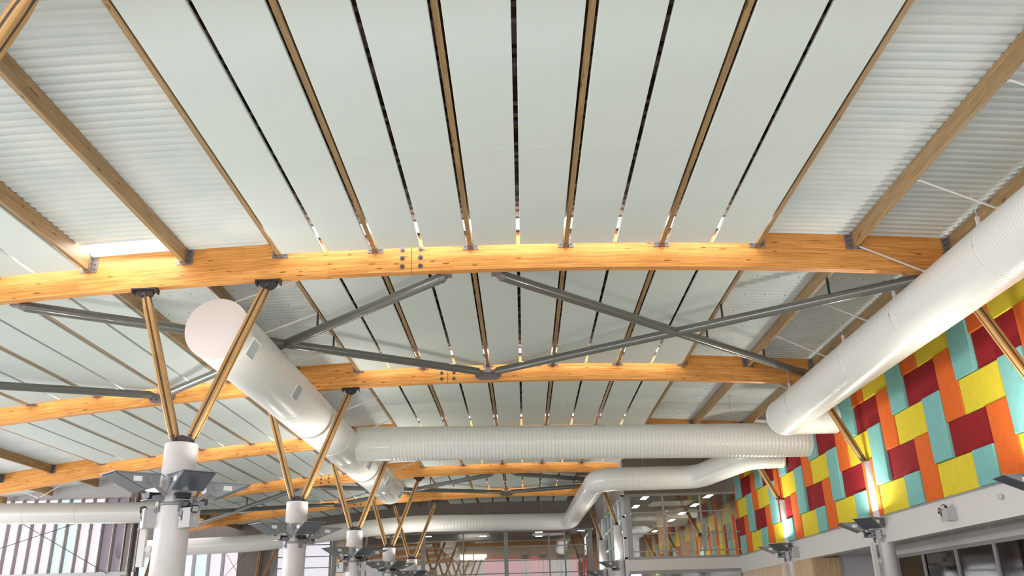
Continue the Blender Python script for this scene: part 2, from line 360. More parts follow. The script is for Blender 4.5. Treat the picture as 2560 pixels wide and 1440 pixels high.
for n, (ka, kb) in bays.items():
    ya = YB(n-1)+BT if n > 0 else YB(-1)+BT
    yb = YB(n) if n < 5 else 57.95
    for k in range(ka, kb+1):
        if n == 3 and k > 4 and False: continue
        xk = XK(k); y0, y1 = ya+.004, yb-.004
        if n in (4, 5) and xk > 4.6: continue
        if n == 3 and xk < -17.2: y1 = 37.9
        zb = arc(xk)+.47
        t = empty('timber_joist', (xk, y0, zb))
        tilt = -math.atan((xk+.674)*2/241.0)
        i = k-ka
        kind = 'deep brown' if is_deck(k, n) or is_deck(k-1, n) else 'slim'
        lab = 'timber joist, %s from the left in %s' % (ORD[i], bayname[n])
        tag(t, kind+' '+lab, 'joist', 'timber joists between the crossbeams')
        q = MB(); off = (k*1.7+n*2.3)
        L = y1-y0; hx = .045
        # length split so the grain UV starts differently on each joist
        P = lambda x, y, z: (x, y, z)
        h = .318
        q.face([(-hx, L, 0), (-hx, 0, 0), (-hx, 0, h), (-hx, L, h)], [(L+off, 0), (off, 0), (off, h), (L+off, h)])
        q.face([(hx, 0, 0), (hx, L, 0), (hx, L, h), (hx, 0, h)], [(off, 1), (L+off, 1), (L+off, 1+h), (off, 1+h)])
        q.face([(-hx, L, 0), (hx, L, 0), (hx, 0, 0), (-hx, 0, 0)], [(L+off, 2), (L+off, 2.09), (off, 2.09), (off, 2)])
        q.face([(-hx, 0, h), (hx, 0, h), (hx, L, h), (-hx, L, h)], [(off, 3), (off, 3.1), (L+off, 3.1), (L+off, 3)])
        q.face([(-hx, 0, 0), (hx, 0, 0), (hx, 0, h), (-hx, 0, h)]); q.face([(hx, L, 0), (-hx, L, 0), (-hx, L, h), (hx, L, h)])
        q.build('joist_member', M['joist'], t)
        for e in (0, 1):
            if (n == 5 and e == 1) or (n == 3 and xk < -17.2 and e == 1): continue
            q = MB(); bracket(q, 0, is_deck(k, n), 0 if e == 0 else L, 1 if e == 0 else -1)
            if e == 0 and n == 0: pass
            q.build('joist_bracket', [M['bracket'], M['bolt']], t)
        jcount += 1
    # ---- deck sheets and painted gap sheets above the panels (ceiling structure)
    for k in range(ka, kb+1):
        if n in (4, 5) and XK(k) > 4.0: continue
        xa, xb = XK(k), XK(k+1)
        if k == kb:
            xb = WX+.15 if kb == 5 else 4.95
        y0, y1 = ya-.1, yb+.1
        if n == 3 and xa < -17.5: y1 = 38.0
        if is_deck(k, n) or (n in (4, 5) and k == 2 and False):
            if k == -4 and n in (1, 2, 3) or (k == -4 and n == 0): y1 = yb-.52          # rooflight slot against the beam
            if k == -4 and n == 0: y1 = yb-.62
            q = MB(); pitch = .2; prof = []; y = y0
            while y < y1:
                for dy, dz in ((0, 0), (.07, 0), (.095, .038), (.175, .038)):
                    if y+dy <= y1: prof.append((y+dy, dz))
                y += pitch
            prof.append((y1, 0))
            xs = [xa+(xb-xa)*i/3 for i in range(4)]
            for u, v in zip(xs[:-1], xs[1:]):
                for (p, a), (r, b) in zip(prof[:-1], prof[1:]):
                    zu, zv = arc(u)+.79, arc(v)+.79
                    q.face([(u, r, zu+b), (v, r, zv+b), (v, p, zv+a), (u, p, zu+a)], [(u, r), (v, r), (v, p), (u, p)])
            o = struct(q.build('ceiling', M['deck']))
            if y1 < yb-.3 and k == -4:
                # plain flashing between the slot and beam line is open to the sky: rooflight kerb
                pass
        else:
            s0, s1 = yb-.74, yb-.10                                                      # rooflight strip over the panels
            if n == 5: s0 = s1 = y1
            for a, b in ((y0, s0), (s1, y1)):
                if b-a < .02: continue
                q = MB(); za, zb_ = arc(xa)+.79, arc(xb)+.79
                q.face([(xa, b, za), (xb, b, zb_), (xb, a, zb_), (xa, a, za)], [(xa, b), (xb, b), (xb, a), (xa, a)])
                q.face([(xa, a, za+.05), (xb, a, zb_+.05), (xb, b, zb_+.05), (xa, b, za+.05)])
                struct(q.build('ceiling', M['gap_mottle']))
    if n < 5:
        if n < 4: rooflight(n, XK(-2)+.1, XK(3)-.1, 11)
        else: rooflight(n, XK(-2)+.1, XK(2), 11)
        rooflight(n, XK(max(ka, -8))+.1, XK(-3)-.05, 11)
    # ---- flat panels
    rows = [(yb-4.1+.004, yb-.21), (ya+.2, yb-4.1-.004)]
    if n == 5: rows = [(ya+.07, yb-.1)]
    cnt = [0, 0]
    for k in range(ka, kb):
        if is_deck(k, n): continue
        for hf in (0, 1):
            xa = XK(k)+(.085 if hf == 0 else 1.036); xb = XK(k)+(.964 if hf == 0 else 1.915)
            for ri, (a, b) in enumerate(rows):
                if n in (4, 5) and xb > 4.8: continue
                q = MB(); za, zc = arc(xa)+.447, arc(xb)+.447; th = .055
                # shallow tray: flat face with turned-up edge and a small chamfer
                c = .006
                lo = [(xa+c, a+c, za), (xb-c, a+c, zc), (xb-c, b-c, zc), (xa+c, b-c, za)]
                mi = [(xa, a, za+c), (xb, a, zc+c), (xb, b, zc+c), (xa, b, za+c)]
                hi = [(xa, a, za+th), (xb, a, zc+th), (xb, b, zc+th), (xa, b, za+th)]
                q.face(lo[::-1]); q.face(hi)
                for i in range(4):
                    j = (i+1) % 4
                    q.face([lo[i], lo[j], mi[j], mi[i]]); q.face([mi[i], mi[j], hi[j], hi[i]])
                cx, cy_ = (xa+xb)/2, (a+b)/2
                q.v = [(x-cx, y-cy_, z-za) for x, y, z in q.v]
                o = q.build('ceiling_panel', M['panel']); o.location = (cx, cy_, za)
                rn = ('back row of ' if ri == 0 else 'front row of ') if n < 5 else ''
                tag(o, 'pale flat ceiling panel, %s from the left, %s%s' % (ORD[cnt[ri]], rn, bayname[n]), 'ceiling panel', 'pale flat ceiling panels')
                cnt[ri] += 1

# ------------------------------------------------------------------ round columns and V struts
def lathe(q, prof, n=32, c=(0, 0)):
    base = len(q.v)
    for r, z in prof:
        for j in range(n):
            t = 2*PI*j/n; q.v.append((c[0]+r*math.cos(t), c[1]+r*math.sin(t), z))
    for i in range(len(prof)-1):
        for j in range(n):
            j2 = (j+1) % n
            q.f.append((base+i*n+j, base+i*n+j2, base+(i+1)*n+j2, base+(i+1)*n+j)); q.uv.append([(j/n, prof[i][1]), ((j+1)/n, prof[i][1]), ((j+1)/n, prof[i+1][1]), (j/n, prof[i+1][1])]); q.mi.append(q.cur); q.sm.append(True)
def column(x, y, ztop, r, lab, group):
    t = tag(empty('round_column', (x, y, FLOOR)), lab, 'column', group)
    q = MB(); h = ztop-FLOOR
    lathe(q, [(0, 0), (r, 0), (r, h-.02), (r-.012, h-.003), (r-.02, h), (0, h)], 40); q.build('shaft', M['white'], t)
    q = MB(); pl = [(.12*math.cos(PI*i/10), h+.05+.12*math.sin(PI*i/10)) for i in range(11)]+[(-.12, h), (.12, h)]
    q.prism(pl, -.05, -.02); q.prism(pl, .02, .05); q.box(-.24, .24, -.13, .13, h, h+.02)
    if r > .3: q.build('head_fitting', M['dark'], t)
    q = MB(); lathe(q, [(r-.005, 0), (r+.05, 0), (r+.05, .03), (r-.005, .03)], 40); q.build('base_ring', M['dark'], t)
    return t
def strut(foot, head, lab, group, wdt=.185, saddle=True):
    f, h = Vector(foot), Vector(head); d = (h-f); L = d.length; z = d.normalized(); y = Vector((0, 1, 0)); x = y.cross(z).normalized()
    mt = Matrix(((x.x, y.x, z.x), (x.y, y.y, z.y), (x.z, y.z, z.z)))
    t = tag(empty('timber_strut', foot), lab, 'strut', group)
    R = mt.to_4x4(); hw = wdt/2; g = .019
    for sx_ in (-1, 1):
        for sy_ in (-1, 1):
            q = MB()
            # quarter of the pole with rounded outer corner, slightly cigar shaped
            sec = [(g, g), (hw, g), (hw, hw*.72), (hw*.9, hw*.9), (hw*.72, hw), (g, hw)]
            st = [(.10, .86), (.35, .97), (L*.5, 1.0), (L-.40, .97), (L-.16, .80)]
            rings = []
            for zz, s_ in st:
                rings.append([R @ Vector((sx_*max(g, a*s_), sy_*max(g, b*s_), zz)) for a, b in sec])
            for i in range(len(st)-1):
                for j in range(6):
                    j2 = (j+1) % 6; v4 = [rings[i][j], rings[i][j2], rings[i+1][j2], rings[i+1][j]]
                    if sx_*sy_ < 0: v4 = v4[::-1]
                    us = [(st[i][0], j*.09), (st[i][0], j*.09+.09), (st[i+1][0], j*.09+.09), (st[i+1][0], j*.09)]
                    if sx_*sy_ < 0: us = us[::-1]
                    q.face(v4, us)
            q.face(rings[0]); q.face(rings[-1][::-1]); q.build('timber_quarter', M['strut'], t)
    q = MB(); q.box(-hw*.93, hw*.93, -g*.8, g*.8, .04, L-.05, R); q.box(-g*.8, g*.8, -hw*.93, hw*.93, .04, L-.05, R); q.build('steel_core', M['core'], t)
    q = MB(); q.tube([R @ Vector((0, 0, -.02)), R @ Vector((0, 0, .12))], [.075, .085], 14)
    q.tube([R @ Vector((0, 0, .12)), R @ Vector((0, 0, .15))], [.095, .09], 14); q.build('foot_clamp', M['dark'], t)
    if saddle:
        q = MB(); c = Vector(head)-Vector(foot); pl = []
        for i in range(13):
            a = PI+PI*i/12; pl.append((c.x+.19*math.cos(a), c.z+.02+.19*math.sin(a)*.95))
        q.prism(pl, -.055, .055)
        q.box(c.x-.26, c.x+.26, -.10, .10, c.z+.02, c.z+.045)
        q.prism([(c.x-.26, c.z+.02), (c.x-.26, c.z-.05), (c.x-.235, c.z-.05), (c.x-.21, c.z+.02)], -.09, .09)
        q.prism([(c.x+.21, c.z+.02), (c.x+.235, c.z-.05), (c.x+.26, c.z-.05), (c.x+.26, c.z+.02)], -.09, .09)
        q.build('saddle_bracket', M['dark'], t)
        q = MB()
        for sy_ in (-1, 1): q.tube([(c.x, sy_*.055, c.z-.07), (c.x, sy_*.085, c.z-.07)], .03, 6)
        q.build('pin', M['bolt'], t)
    return t
COLX = -6.575
cl_ord = {-1: 'beside the camera, mostly out of view', 0: 'nearest of the row, carrying grey floodlights and alarm boxes', 1: 'second of the left row', 2: 'third of the left row', 3: 'fourth of the left row', 4: 'farthest and smallest of the left row'}
for n in range(-1, 5):
    yc = YB(n)+BT/2
    column(COLX, yc, 3.28, .31, 'white round column, '+cl_ord[n], 'white round columns')
    q = MB(); lathe(q, [(0, 0), (.2, 0), (.2, .03), (0, .03)], 24)
    cn = ['nearest column beside the camera', 'nearest column in view', 'second column', 'third column', 'fourth column', 'farthest column'][n+1]
    hs = arc(COLX)
    for s_ in (-1, 1):
        hx_ = -7.72 if s_ < 0 else -5.16
        if n == 2: hx_ = -7.75 if s_ < 0 else -5.18
        strut((COLX+s_*.13, yc, 3.30), (hx_, yc, arc(hx_)-.047), 'tapered timber strut leaning %s from the %s' % ('left' if s_ < 0 else 'right', cn), 'timber V struts on the left columns')
# right wall columns and single struts
for n in range(0, 3):
    yc = YB(n)+BT/2
    nm = ['nearest, at the right edge of the photo', 'middle one, with bright uplight beside it', 'farthest, before the glazed gym corner'][n]
    column(10.36, yc, 4.0, .215, 'white column half set in the coloured wall, '+nm, 'white wall columns')
    strut((10.13, yc, 4.03), (9.07, yc, arc(9.07)-.047), 'timber strut leaning left in front of the coloured wall, '+['nearest', 'middle', 'farthest'][n], 'timber struts along the coloured wall')
for n in (3, 4):
    yc = YB(n)+BT/2
    column(4.68, yc, 4.05, .22, 'white column against the glazed gym side, '+('nearer of the two' if n == 3 else 'farther of the two'), 'white gym side columns')
    strut((4.66, yc, 4.08), (3.85, yc, arc(3.85)-.047), 'golden timber strut beside the gym side windows, '+('nearer' if n == 3 else 'farther'), 'timber struts by the gym')

# ------------------------------------------------------------------ steel tube braces
def brace(a, b, lab, r=.115):
    a, b = Vector(a), Vector(b); t = tag(empty('steel_brace', a), lab, 'brace', 'grey steel tube braces')
    d = b-a; u = d.normalized()
    q = MB(); q.tube([u*.28, d-u*.28], r, 20); q.build('tube', M['steel'], t)
    for p, s_ in ((Vector((0, 0, 0)), 1), (d, -1)):
        q = MB(); q.tube([p+u*s_*.16, p+u*s_*.3], [r*.55, r*1.0], 14); 
        e = p+u*s_*.02
        q.box(min(e.x, p.x+u.x*s_*.26)-.02, max(e.x, p.x+u.x*s_*.26)+.02, min(e.y, p.y+u.y*s_*.26), max(e.y, p.y+u.y*s_*.26), e.z-.02, e.z+.02)
        q.build('end_plate', M['bracket'], t)
    # small hangers up to the joists it passes
    lo, hi = min(a.x, b.x), max(a.x, b.x)
    for k in range(-12, 7):
        xk = XK(k)
        if lo+.8 < xk < hi-.8 and k in (-7, -5, -2, 3, 4):
            f = (xk-a.x)/(b.x-a.x); p = a+d*f; zt = arc(xk)+.47
            if zt-p.z > r+.03:
                q = MB(); q.box(p.x-a.x-.02, p.x-a.x+.02, p.y-a.y-.03, p.y-a.y+.03, p.z-a.z+r*.9, zt-a.z); q.build('hanger', M['dark'], t)
    return t
for n, w_ in ((0, 'near'), (3, 'far')):
    ya, yb = YB(n)+BT+.02, YB(n+1)-.06
    xs = [(-0.93, 9.07 if n == 0 else 4.2), (-0.93, -10.93), ]
    zf = lambda x: arc(x)+.02
    zn = lambda x: arc(x)+.26
    if n == 0:
        A = [(-.5, 9.0, 'right'), (-1.35, -10.93, 'left')]
        brace((-.5, ya, zf(-.5)-.02), (8.95, yb, zn(8.95)), 'grey steel tube from mid nearest crossbeam to right end of second crossbeam')
        brace((8.7, ya, zf(8.7)-.02), (-.83, yb, zn(-.9)), 'grey steel tube from right end of nearest crossbeam to middle of second crossbeam')
        brace((-1.35, ya, zf(-1.3)-.02), (-10.85, yb, zn(-10.85)), 'grey steel tube from mid nearest crossbeam leftwards behind the capped duct')
        brace((-10.6, ya, zf(-10.6)-.02), (-1.03, yb, zn(-.9)), 'grey steel tube from left end of nearest crossbeam to middle of second crossbeam')
        brace((-11.0, yb, zn(-11)), (-15.6, (ya+yb)/2-.3, 5.95), 'short grey steel tube running out of the left edge from the junction')
    else:
        brace((-.5, ya, zf(-.5)-.02), (4.3, (ya+yb)/2, zn(4.3)), 'far grey steel tube, right of middle, starting under the fourth crossbeam')
        brace((4.4, (ya+yb)/2+.6, zf(4.4)+.1), (-.83, yb, zn(-.9)), 'far grey steel tube ending at the middle of the last crossbeam from the right')
        brace((-1.35, ya, zf(-1.3)-.02), (-10.85, yb, zn(-10.85)), 'far grey steel tube, left side, falling away to the last crossbeam')
        brace((-10.6, ya, zf(-10.6)-.02), (-1.03, yb, zn(-.9)), 'far grey steel tube ending at the middle of the last crossbeam from the left')
        brace((-11.2, ya, zf(-11.2)-.02), (-20.5, yb, zn(-20.5)-.1), 'grey steel tube in the left wing, sloping down behind the floodlights')
        brace((-20.5, ya, zf(-20.5)-.02), (-11.1, yb, zn(-11.1)), 'grey steel tube in the left wing, nearly level behind the nearest column')
for n in (1, 4):
    for xc in (-.93, -10.93):
        t = tag(empty('gusset_plate', (xc, YB(n), arc(xc)+.1)), ['', 'grey rounded steel plate %s the second crossbeam' % ('at the middle of' if xc > -5 else 'left of the capped duct on'), '', '', 'small grey steel plate on the last crossbeam, %s' % ('middle' if xc > -5 else 'left')][n], 'steel plate', 'steel gusset plates')
        q = MB(); q.prism([(-.42, .17), (-.40, .05), (-.33, -.03), (-.2, -.07), (.2, -.07), (.33, -.03), (.40, .05), (.42, .17), (.15, .22), (0, .42), (-.15, .22)], -.012, -.001); q.build('plate', M['bracket'], t)
        q = MB(); q.box(-.40, .40, -.16, -.012, .12, .14); q.build('seat_plate', M['bracket'], t)
        for dx in (-.33, .33, -.16, .16):
            q = MB(); q.tube([(dx, -.012, .04), (dx, -.03, .04)], .022, 8); q.build('bolt', M['bolt'], t)

# ------------------------------------------------------------------ ducts
def ribbed(q, a, b, r, pitch=.12, h=.003, n=48, cap0=True, cap1=True):
    a, b = Vector(a), Vector(b); L = (b-a).length; u = (b-a)/L; pts = [a]; rad = [r]; s_ = pitch*.5
    while s_ < L-pitch*.5:
        for ds, dr in ((-.014, 0), (-.006, h), (.006, h), (.014, 0)): pts.append(a+u*(s_+ds)); rad.append(r+dr)
        s_ += pitch
    pts.append(b); rad.append(r); q.tube(pts, rad, n, caps=False)
    if cap0 or cap1:
        pass
def path_duct(q, pts, r, n=40): q.tube(pts, r, n, caps=True)
def bend(p0, p1, p2, rad, k=3):
    """replace corner p1 by k+1 mitre points (segmented elbow)"""
    p0, p1, p2 = Vector(p0), Vector(p1), Vector(p2); a = (p0-p1).normalized(); b = (p2-p1).normalized()
    A, Bv = p1+a*rad, p1+b*rad; out = []
    for i in range(k+1):
        t = i/k; out.append((1-t)**2*A+2*t*(1-t)*p1+t*t*Bv)
    return [A+a*.22]+out+[Bv+b*.22]
def collar(q, c, axis, r, w_=.05, h=.012, n=48):
    c = Vector(c); u = Vector(axis).normalized(); q.tube([c-u*w_/2, c+u*w_/2], r+h, n)
def grille(ax, az, r, y, ang, parent, w_=.52, hh=.42):
    t = math.radians(ang); o = MB(); fr = MB()
    er = Vector((math.cos(t), 0, math.sin(t))); et = Vector((-math.sin(t), 0, math.cos(t))); ey = Vector((0, 1, 0))
    mt = Matrix(((ey.x, et.x, er.x, ax), (ey.y, et.y, er.y, 0), (ey.z, et.z, er.z, az), (0, 0, 0, 1))); mt.translation = Vector((ax, y, az))+er*(r-.025)
    for a in ((-w_/2, w_/2, -hh/2, -hh/2+.03), (-w_/2, w_/2, hh/2-.03, hh/2), (-w_/2, -w_/2+.03, -hh/2+.031, hh/2-.031), (w_/2-.03, w_/2, -hh/2+.031, hh/2-.031)): fr.box(a[0], a[1], a[2], a[3], 0, .055 if a[1]-a[0] > .1 else .052, mt)
    f = fr.build('grille_frame', M['duct'], parent)
    o.cur = 0; o.box(-w_/2+.02, w_/2-.02, -hh/2+.02, hh/2-.02, .0, .028, mt)
    o.cur = 1
    for i in range(9):
        x = -w_/2+.05+i*(w_-.1)/8; o.box(x-.009, x+.009, -hh/2+.03, hh/2-.03, .028, .046, mt)
    o.build('grille_blades', [M['dark'], M['framelight']], f)
# left big duct, running away from the camera
AX, AZ, AR = -6.38, 5.85, .67
t = tag(empty('air_duct', (0, 0, 0)), 'big glossy white ribbed duct on the left with a pinkish end cap facing the camera', 'duct', 'white ventilation ducts')
q = MB(); ribbed(q, (AX, 16.92, AZ), (AX, 28.2, AZ), AR, pitch=.1, h=.0035, n=56); ribbed(q, (AX, 28.2, AZ), (AX, 41.3, AZ), AR, pitch=4.0, n=56); q.build('duct_shell', M['duct'], t)
q = MB(); q.tube([(AX, 16.86, AZ), (AX, 16.93, AZ)], AR+.012, 64); q.build('end_cap', M['cap'], t)
q = MB(); q.tube([(AX, 41.3, AZ), (AX, 41.36, AZ)], AR+.012, 48); q.build('end_cap', M['duct_plain'], t)
for y in (22.6, 28.2, 31.4, 34.0, 38.4):
    q = MB(); collar(q, (AX, y, AZ), (0, 1, 0), AR); q.build('joint_collar', M['duct'], t)
for y in (17.45, 21.25, 32.3, 36.7, 40.75): grille(AX, AZ, AR, y, -25, t)
# long cross duct
t = tag(empty('air_duct', (0, 0, 0)), 'long horizontal white ribbed duct crossing the hall to the coloured wall', 'duct', 'white ventilation ducts')
cA, cB = Vector((-5.78, 29.85, 5.86)), Vector((WX-.1, 29.85, 5.57))
q = MB(); ribbed(q, (-4.6, 29.85, 5.84), cB, .595, pitch=.13, n=48); q.tube([cA, (-4.6, 29.85, 5.84)], .605, 48); q.build('duct_shell', M['duct_plain'], t)
for x in (-4.6, 1.2, 6.4):
    q = MB(); collar(q, (x, 29.85, 5.86-(x+5.8)*.018), (1, 0, -.018), .595, .04, .008); q.build('joint_collar', M['duct_plain'], t)
# right big duct
BX, BZ, BR = 8.52, 5.75, .583
t = tag(empty('air_duct', (0, 0, 0)), 'big white ribbed duct coming down from the right edge to the coloured wall', 'duct', 'white ventilation ducts')
q = MB(); ribbed(q, (BX, 5.0, BZ), (BX, 24.6, BZ), BR, pitch=.085, h=.0022, n=56); q.build('duct_shell', M['duct'], t)
q = MB()
# round end elbow into the wall stub
e = [(BX, 24.6, BZ)]+[(BX, 26.2, BZ), (BX+.02, 26.65, BZ)]
q.tube([(BX, 24.6, BZ), (BX, 26.75, BZ)], BR, 56); q.build('end_section', M['duct'], t)
q = MB(); q.tube([(BX, 26.75, BZ), (BX, 26.8, BZ)], BR+.01, 56); q.build('end_cap', M['duct_plain'], t)
q = MB(); ribbed(q, (BX, 26.35+.6, BZ-.03), (WX-.1, 26.35+.6, BZ-.03), .50, pitch=.13, n=44); q.build('wall_stub', M['duct_plain'], t)
q = MB()
for y in (13.4, 16.9, 20.1, 24.6):
    collar(q, (BX, y, BZ), (0, 1, 0), BR, .03, .006, 56)
q.build('joint_collar', M['duct'], t)
# gym duct: wall, back, left, back again, then along the far wall into the left wing
t = tag(empty('air_duct', (0, 0, 0)), 'winding white duct with segmented elbows running from the coloured wall to the far wall', 'duct', 'white ventilation ducts')
W0, W1, W2, W3, W4 = (WX-.1, 33.1, 5.62), (8.95, 33.1, 5.6), (7.75, 37.5, 5.5), (3.35, 37.5, 5.5), (2.95, 54.0, 5.42)
W5, W6, W7, W8 = (-7.0, 54.0, 5.53), (-11.3, 54.0, 5.18), (-16.3, 54.0, 4.62), (-25.0, 54.0, 4.40)
r = .5
q = MB(); ribbed(q, W0, Vector(W1)+Vector((.6, 0, 0)), r, .13, n=44); q.build('duct_run', M['duct_plain'], t)
q = MB(); el = bend(W0, W1, W2, .55, 3)+bend(W1, W2, W3, .7, 3); q.tube(el, r, 44); q.build('elbow', M['duct_plain'], t)
a = bend(W1, W2, W3, .7, 3)[-1]; b = bend(W2, W3, W4, 1.0, 4)
q = MB(); ribbed(q, a, b[0], r, .13, n=44); q.build('duct_run', M['duct_plain'], t)
q = MB(); q.tube(b, r, 44); q.build('elbow', M['duct'], t)
c = bend(W3, W4, W5, 1.1, 4)
q = MB(); q.tube([b[-1], c[0]], r, 44); q.build('duct_run', M['duct'], t)
q = MB(); q.tube(c, r, 44); q.build('elbow', M['duct'], t)
d = bend(W4, W5, W6, 1.0, 3)
q = MB(); ribbed(q, c[-1], d[0], r, .2, n=40); q.build('duct_run', M['duct_plain'], t)
q = MB(); q.tube(d+bend(W5, W6, W7, .8, 2)+bend(W6, W7, W8, 1.2, 3)+[Vector(W8)], r, 40); q.build('duct_run', M['duct_plain'], t)
for p, ax_ in ((b[0], (1, 0, 0)), (b[2], (1, -1, 0)), (b[-1], (0, 1, 0)), (c[0], (0, 1, 0)), (c[-1], (1, 0, 0))):
    q = MB(); collar(q, p, ax_, r, .025, .006, 44); q.build('joint_collar', M['duct_plain'], t)
# left wing duct in front of the slatted window wall
t = tag(empty('air_duct', (0, 0, 0)), 'backlit white duct at the left edge in front of the tall slatted windows', 'duct', 'white ventilation ducts')
q = MB(); q.tube([(-26, 36.0, 4.62), (-14.9, 36.0, 4.42)], .43, 40); q.build('duct_shell', M['duct_shaded'], t)
for x in (-20.8, -18.6):
    q = MB(); collar(q, (x, 36, 4.62-(x+26)*.018), (1, 0, -.018), .43, .025, .005, 40); q.build('joint_collar', M['duct_shaded'], t)

# hanger rods: joist underside to duct top
def rod(a, b, r, lab, group, m='rod', cat='hanger rod', name='hanger_rod'):
    q = MB(); a, b = Vector(a), Vector(b); q.tube([Vector((0, 0, 0)), b-a], r, 8)
    for p in (Vector((0, 0, 0)), b-a): q.tube([p-Vector((0, 0, .03)), p+Vector((0, 0, .03))], r*1.5, 8)
    o = q.build(name, M[m]); o.location = a; return tag(o, lab, cat, group)
i = 0
for y in (10.23, 13.2, 16.05, 19.14, 22.1, 25.6):
    rod((BX-.15, y-.06, BZ+BR+.02), (XK(4)+.06, y, arc(XK(4))+.50), .02, 'thin white rod from joist to the right duct, %s from the camera' % ORD[i], 'rods bracing the right duct'); i += 1
i = 0
for y in (17.4, 19.6, 22.3, 25.7, 28.3, 31.8, 35.0, 38.5, 40.8):
    for k, s_ in ((-2, 1), (-3, -1)):
        rod((AX+s_*.04, y-.1, AZ+AR+.04), (XK(k), y, arc(XK(k))+.47 if k == -2 else arc(XK(k))+.47), .027, 'thin white rod %s of the pair over the left duct, %s pair from the camera' % ('right' if s_ > 0 else 'left', ORD[i]), 'rods bracing the left duct')
    i += 1
wi = 0
for (x, y, z) in ((1.75, 29.85, 6.35), (7.6, 29.85, 6.2), (5.4, 37.5, 6.0), (8.0, 33.6, 6.05), (1.2, 54, 5.95), (-2.2, 54, 6.0), (-5.8, 54, 6.0)):
    rod((x, y, z-.02), (x, y, arc(x)+.8), .009, 'thin vertical suspension wire, %s counted over the cross ducts' % ORD[wi], 'duct suspension wires', 'wire', 'wire', 'suspension_wire'); wi += 1
for k, (x, y) in enumerate(((BX-.3, 13.4), (BX-.3, 17.0), (BX-.3, 20.1), (BX-.3, 24.7))):
    t = tag(empty('duct_strap', (BX, y, BZ)), 'short white hanger lug on the right duct, %s from the camera' % ORD[k], 'duct strap', 'hanger lugs on the right duct')
    q = MB(); q.box(-.42, -.36, -.02, .02, .40, .58); q.tube([(-.39, 0, .5), (-.39, 0, 1.1)], .006, 6); q.build('lug', M['rod'], t)
    q = MB(); q.tube([((BR+.012)*math.cos(a_), 0, (BR+.012)*math.sin(a_)) for a_ in [math.radians(130+j*14) for j in range(7)]], .008, 6); q.build('strap', M['rod'], t)
# white rod trusses in left wing under the deck
for k, (a, b) in enumerate((((-20.0, 35.3, 5.05), (-18.95, 35.3, 5.72)), ((-20.0, 35.3, 5.05), (-21.0, 35.3, 5.45)), ((-14.6, 35.2, 4.95), (-16.9, 35.3, 5.55)))):
    rod(a, b, .02, 'white rod over the left edge duct, %s from %s' % (['upper right arm', 'left arm', 'long arm near the column'][k], 'its joint'), 'white rods in the left wing')

# ------------------------------------------------------------------ coloured wall
struct(boxo('wall_right', M['substrate'], (WX+.02, WX+.3, 6.0, 41.6, 2.42, 7.5)))
struct(boxo('trim_1', M['offwhite'], (WX-.02, WX+.35, 4.0, 42.0, 1.68, 2.40)))           # white bulkhead band
struct(boxo('trim_2', M['frame'], (WX-.06, WX+.05, 4.0, 41.6, 2.385, 2.42)))
ZR = [2.42, 3.24, 4.06, 4.88, 5.71, 6.53, 7.1]
YU = lambda j: 18.3+j*.9135
dep = {'teal': .115, 'orange': .075, 'yellow': .055, 'red': .03}
shape = {'teal': 'tall teal', 'orange': 'tall orange', 'yellow': 'square yellow', 'red': 'square red'}
wallp = []
# 4 x 4 repeat: (colour, col0, cols, row0, rows)
rep = [('teal', 0, 1, -1, 2), ('yellow', 1, 2, 0, 1), ('orange', 3, 1, 0, 2), ('red', 0, 2, 1, 1), ('teal', 2, 1, 1, 2), ('orange', 1, 1, 2, 2), ('yellow', 3, 2, 2, 1), ('red', 2, 2, 3, 1)]
for jr in range(-3, 7):
    for ir in (0, 1):
        for c, c0, cw, r0, rh in rep:
            a, b = jr*4+c0, jr*4+c0+cw; z0, z1 = r0+ir*4, r0+ir*4+rh
            z0, z1 = max(0, z0), min(6, z1)
            if z1 <= z0: continue
            y0, y1 = YU(a), min(YU(b), 41.45)
            if y1-y0 < .1 or y0 < 9.5: continue
            wallp.append((c, y0, y1, ZR[z0], ZR[z1], z0))
wallp.sort(key=lambda p: (p[5], p[1])); cc = {}
for c, y0, y1, z0, z1, r_ in wallp:
    q = MB(); g = .006; d = dep[c]; bv = .014; x1 = 0; xf = -d
    Y, Z = y1-y0-2*g, z1-z0-2*g
    back = [(0, 0, 0), (0, Y, 0), (0, Y, Z), (0, 0, Z)]; mid = [(xf+bv, y, z) for _, y, z in back]; fr = [(xf, bv if y == 0 else Y-bv, bv if z == 0 else Z-bv) for _, y, z in back]
    q.face(back[::1]); q.face(fr[::-1])
    for i in range(4):
        j = (i+1) % 4; q.face([back[j], back[i], mid[i], mid[j]]); q.face([mid[j], mid[i], fr[i], fr[j]])
    o = q.build('acoustic_panel', M[c]); o.location = (WX+.02, y0+g, z0+g)
    cc[(c, r_)] = cc.get((c, r_), 0)+1
    small = 'short ' if (z1-z0 < .9 and c in ('teal', 'orange')) else ''
    nm = shape[c].replace('tall ', 'short ') if small else shape[c]
    tag(o, '%s felt wall panel, %s %s one from the camera in the %s row' % (nm, ORD[cc[(c, r_)]-1], c, ['bottom', 'second', 'third', 'fourth', 'fifth', 'top'][r_]), 'wall panel', 'coloured felt wall panels')

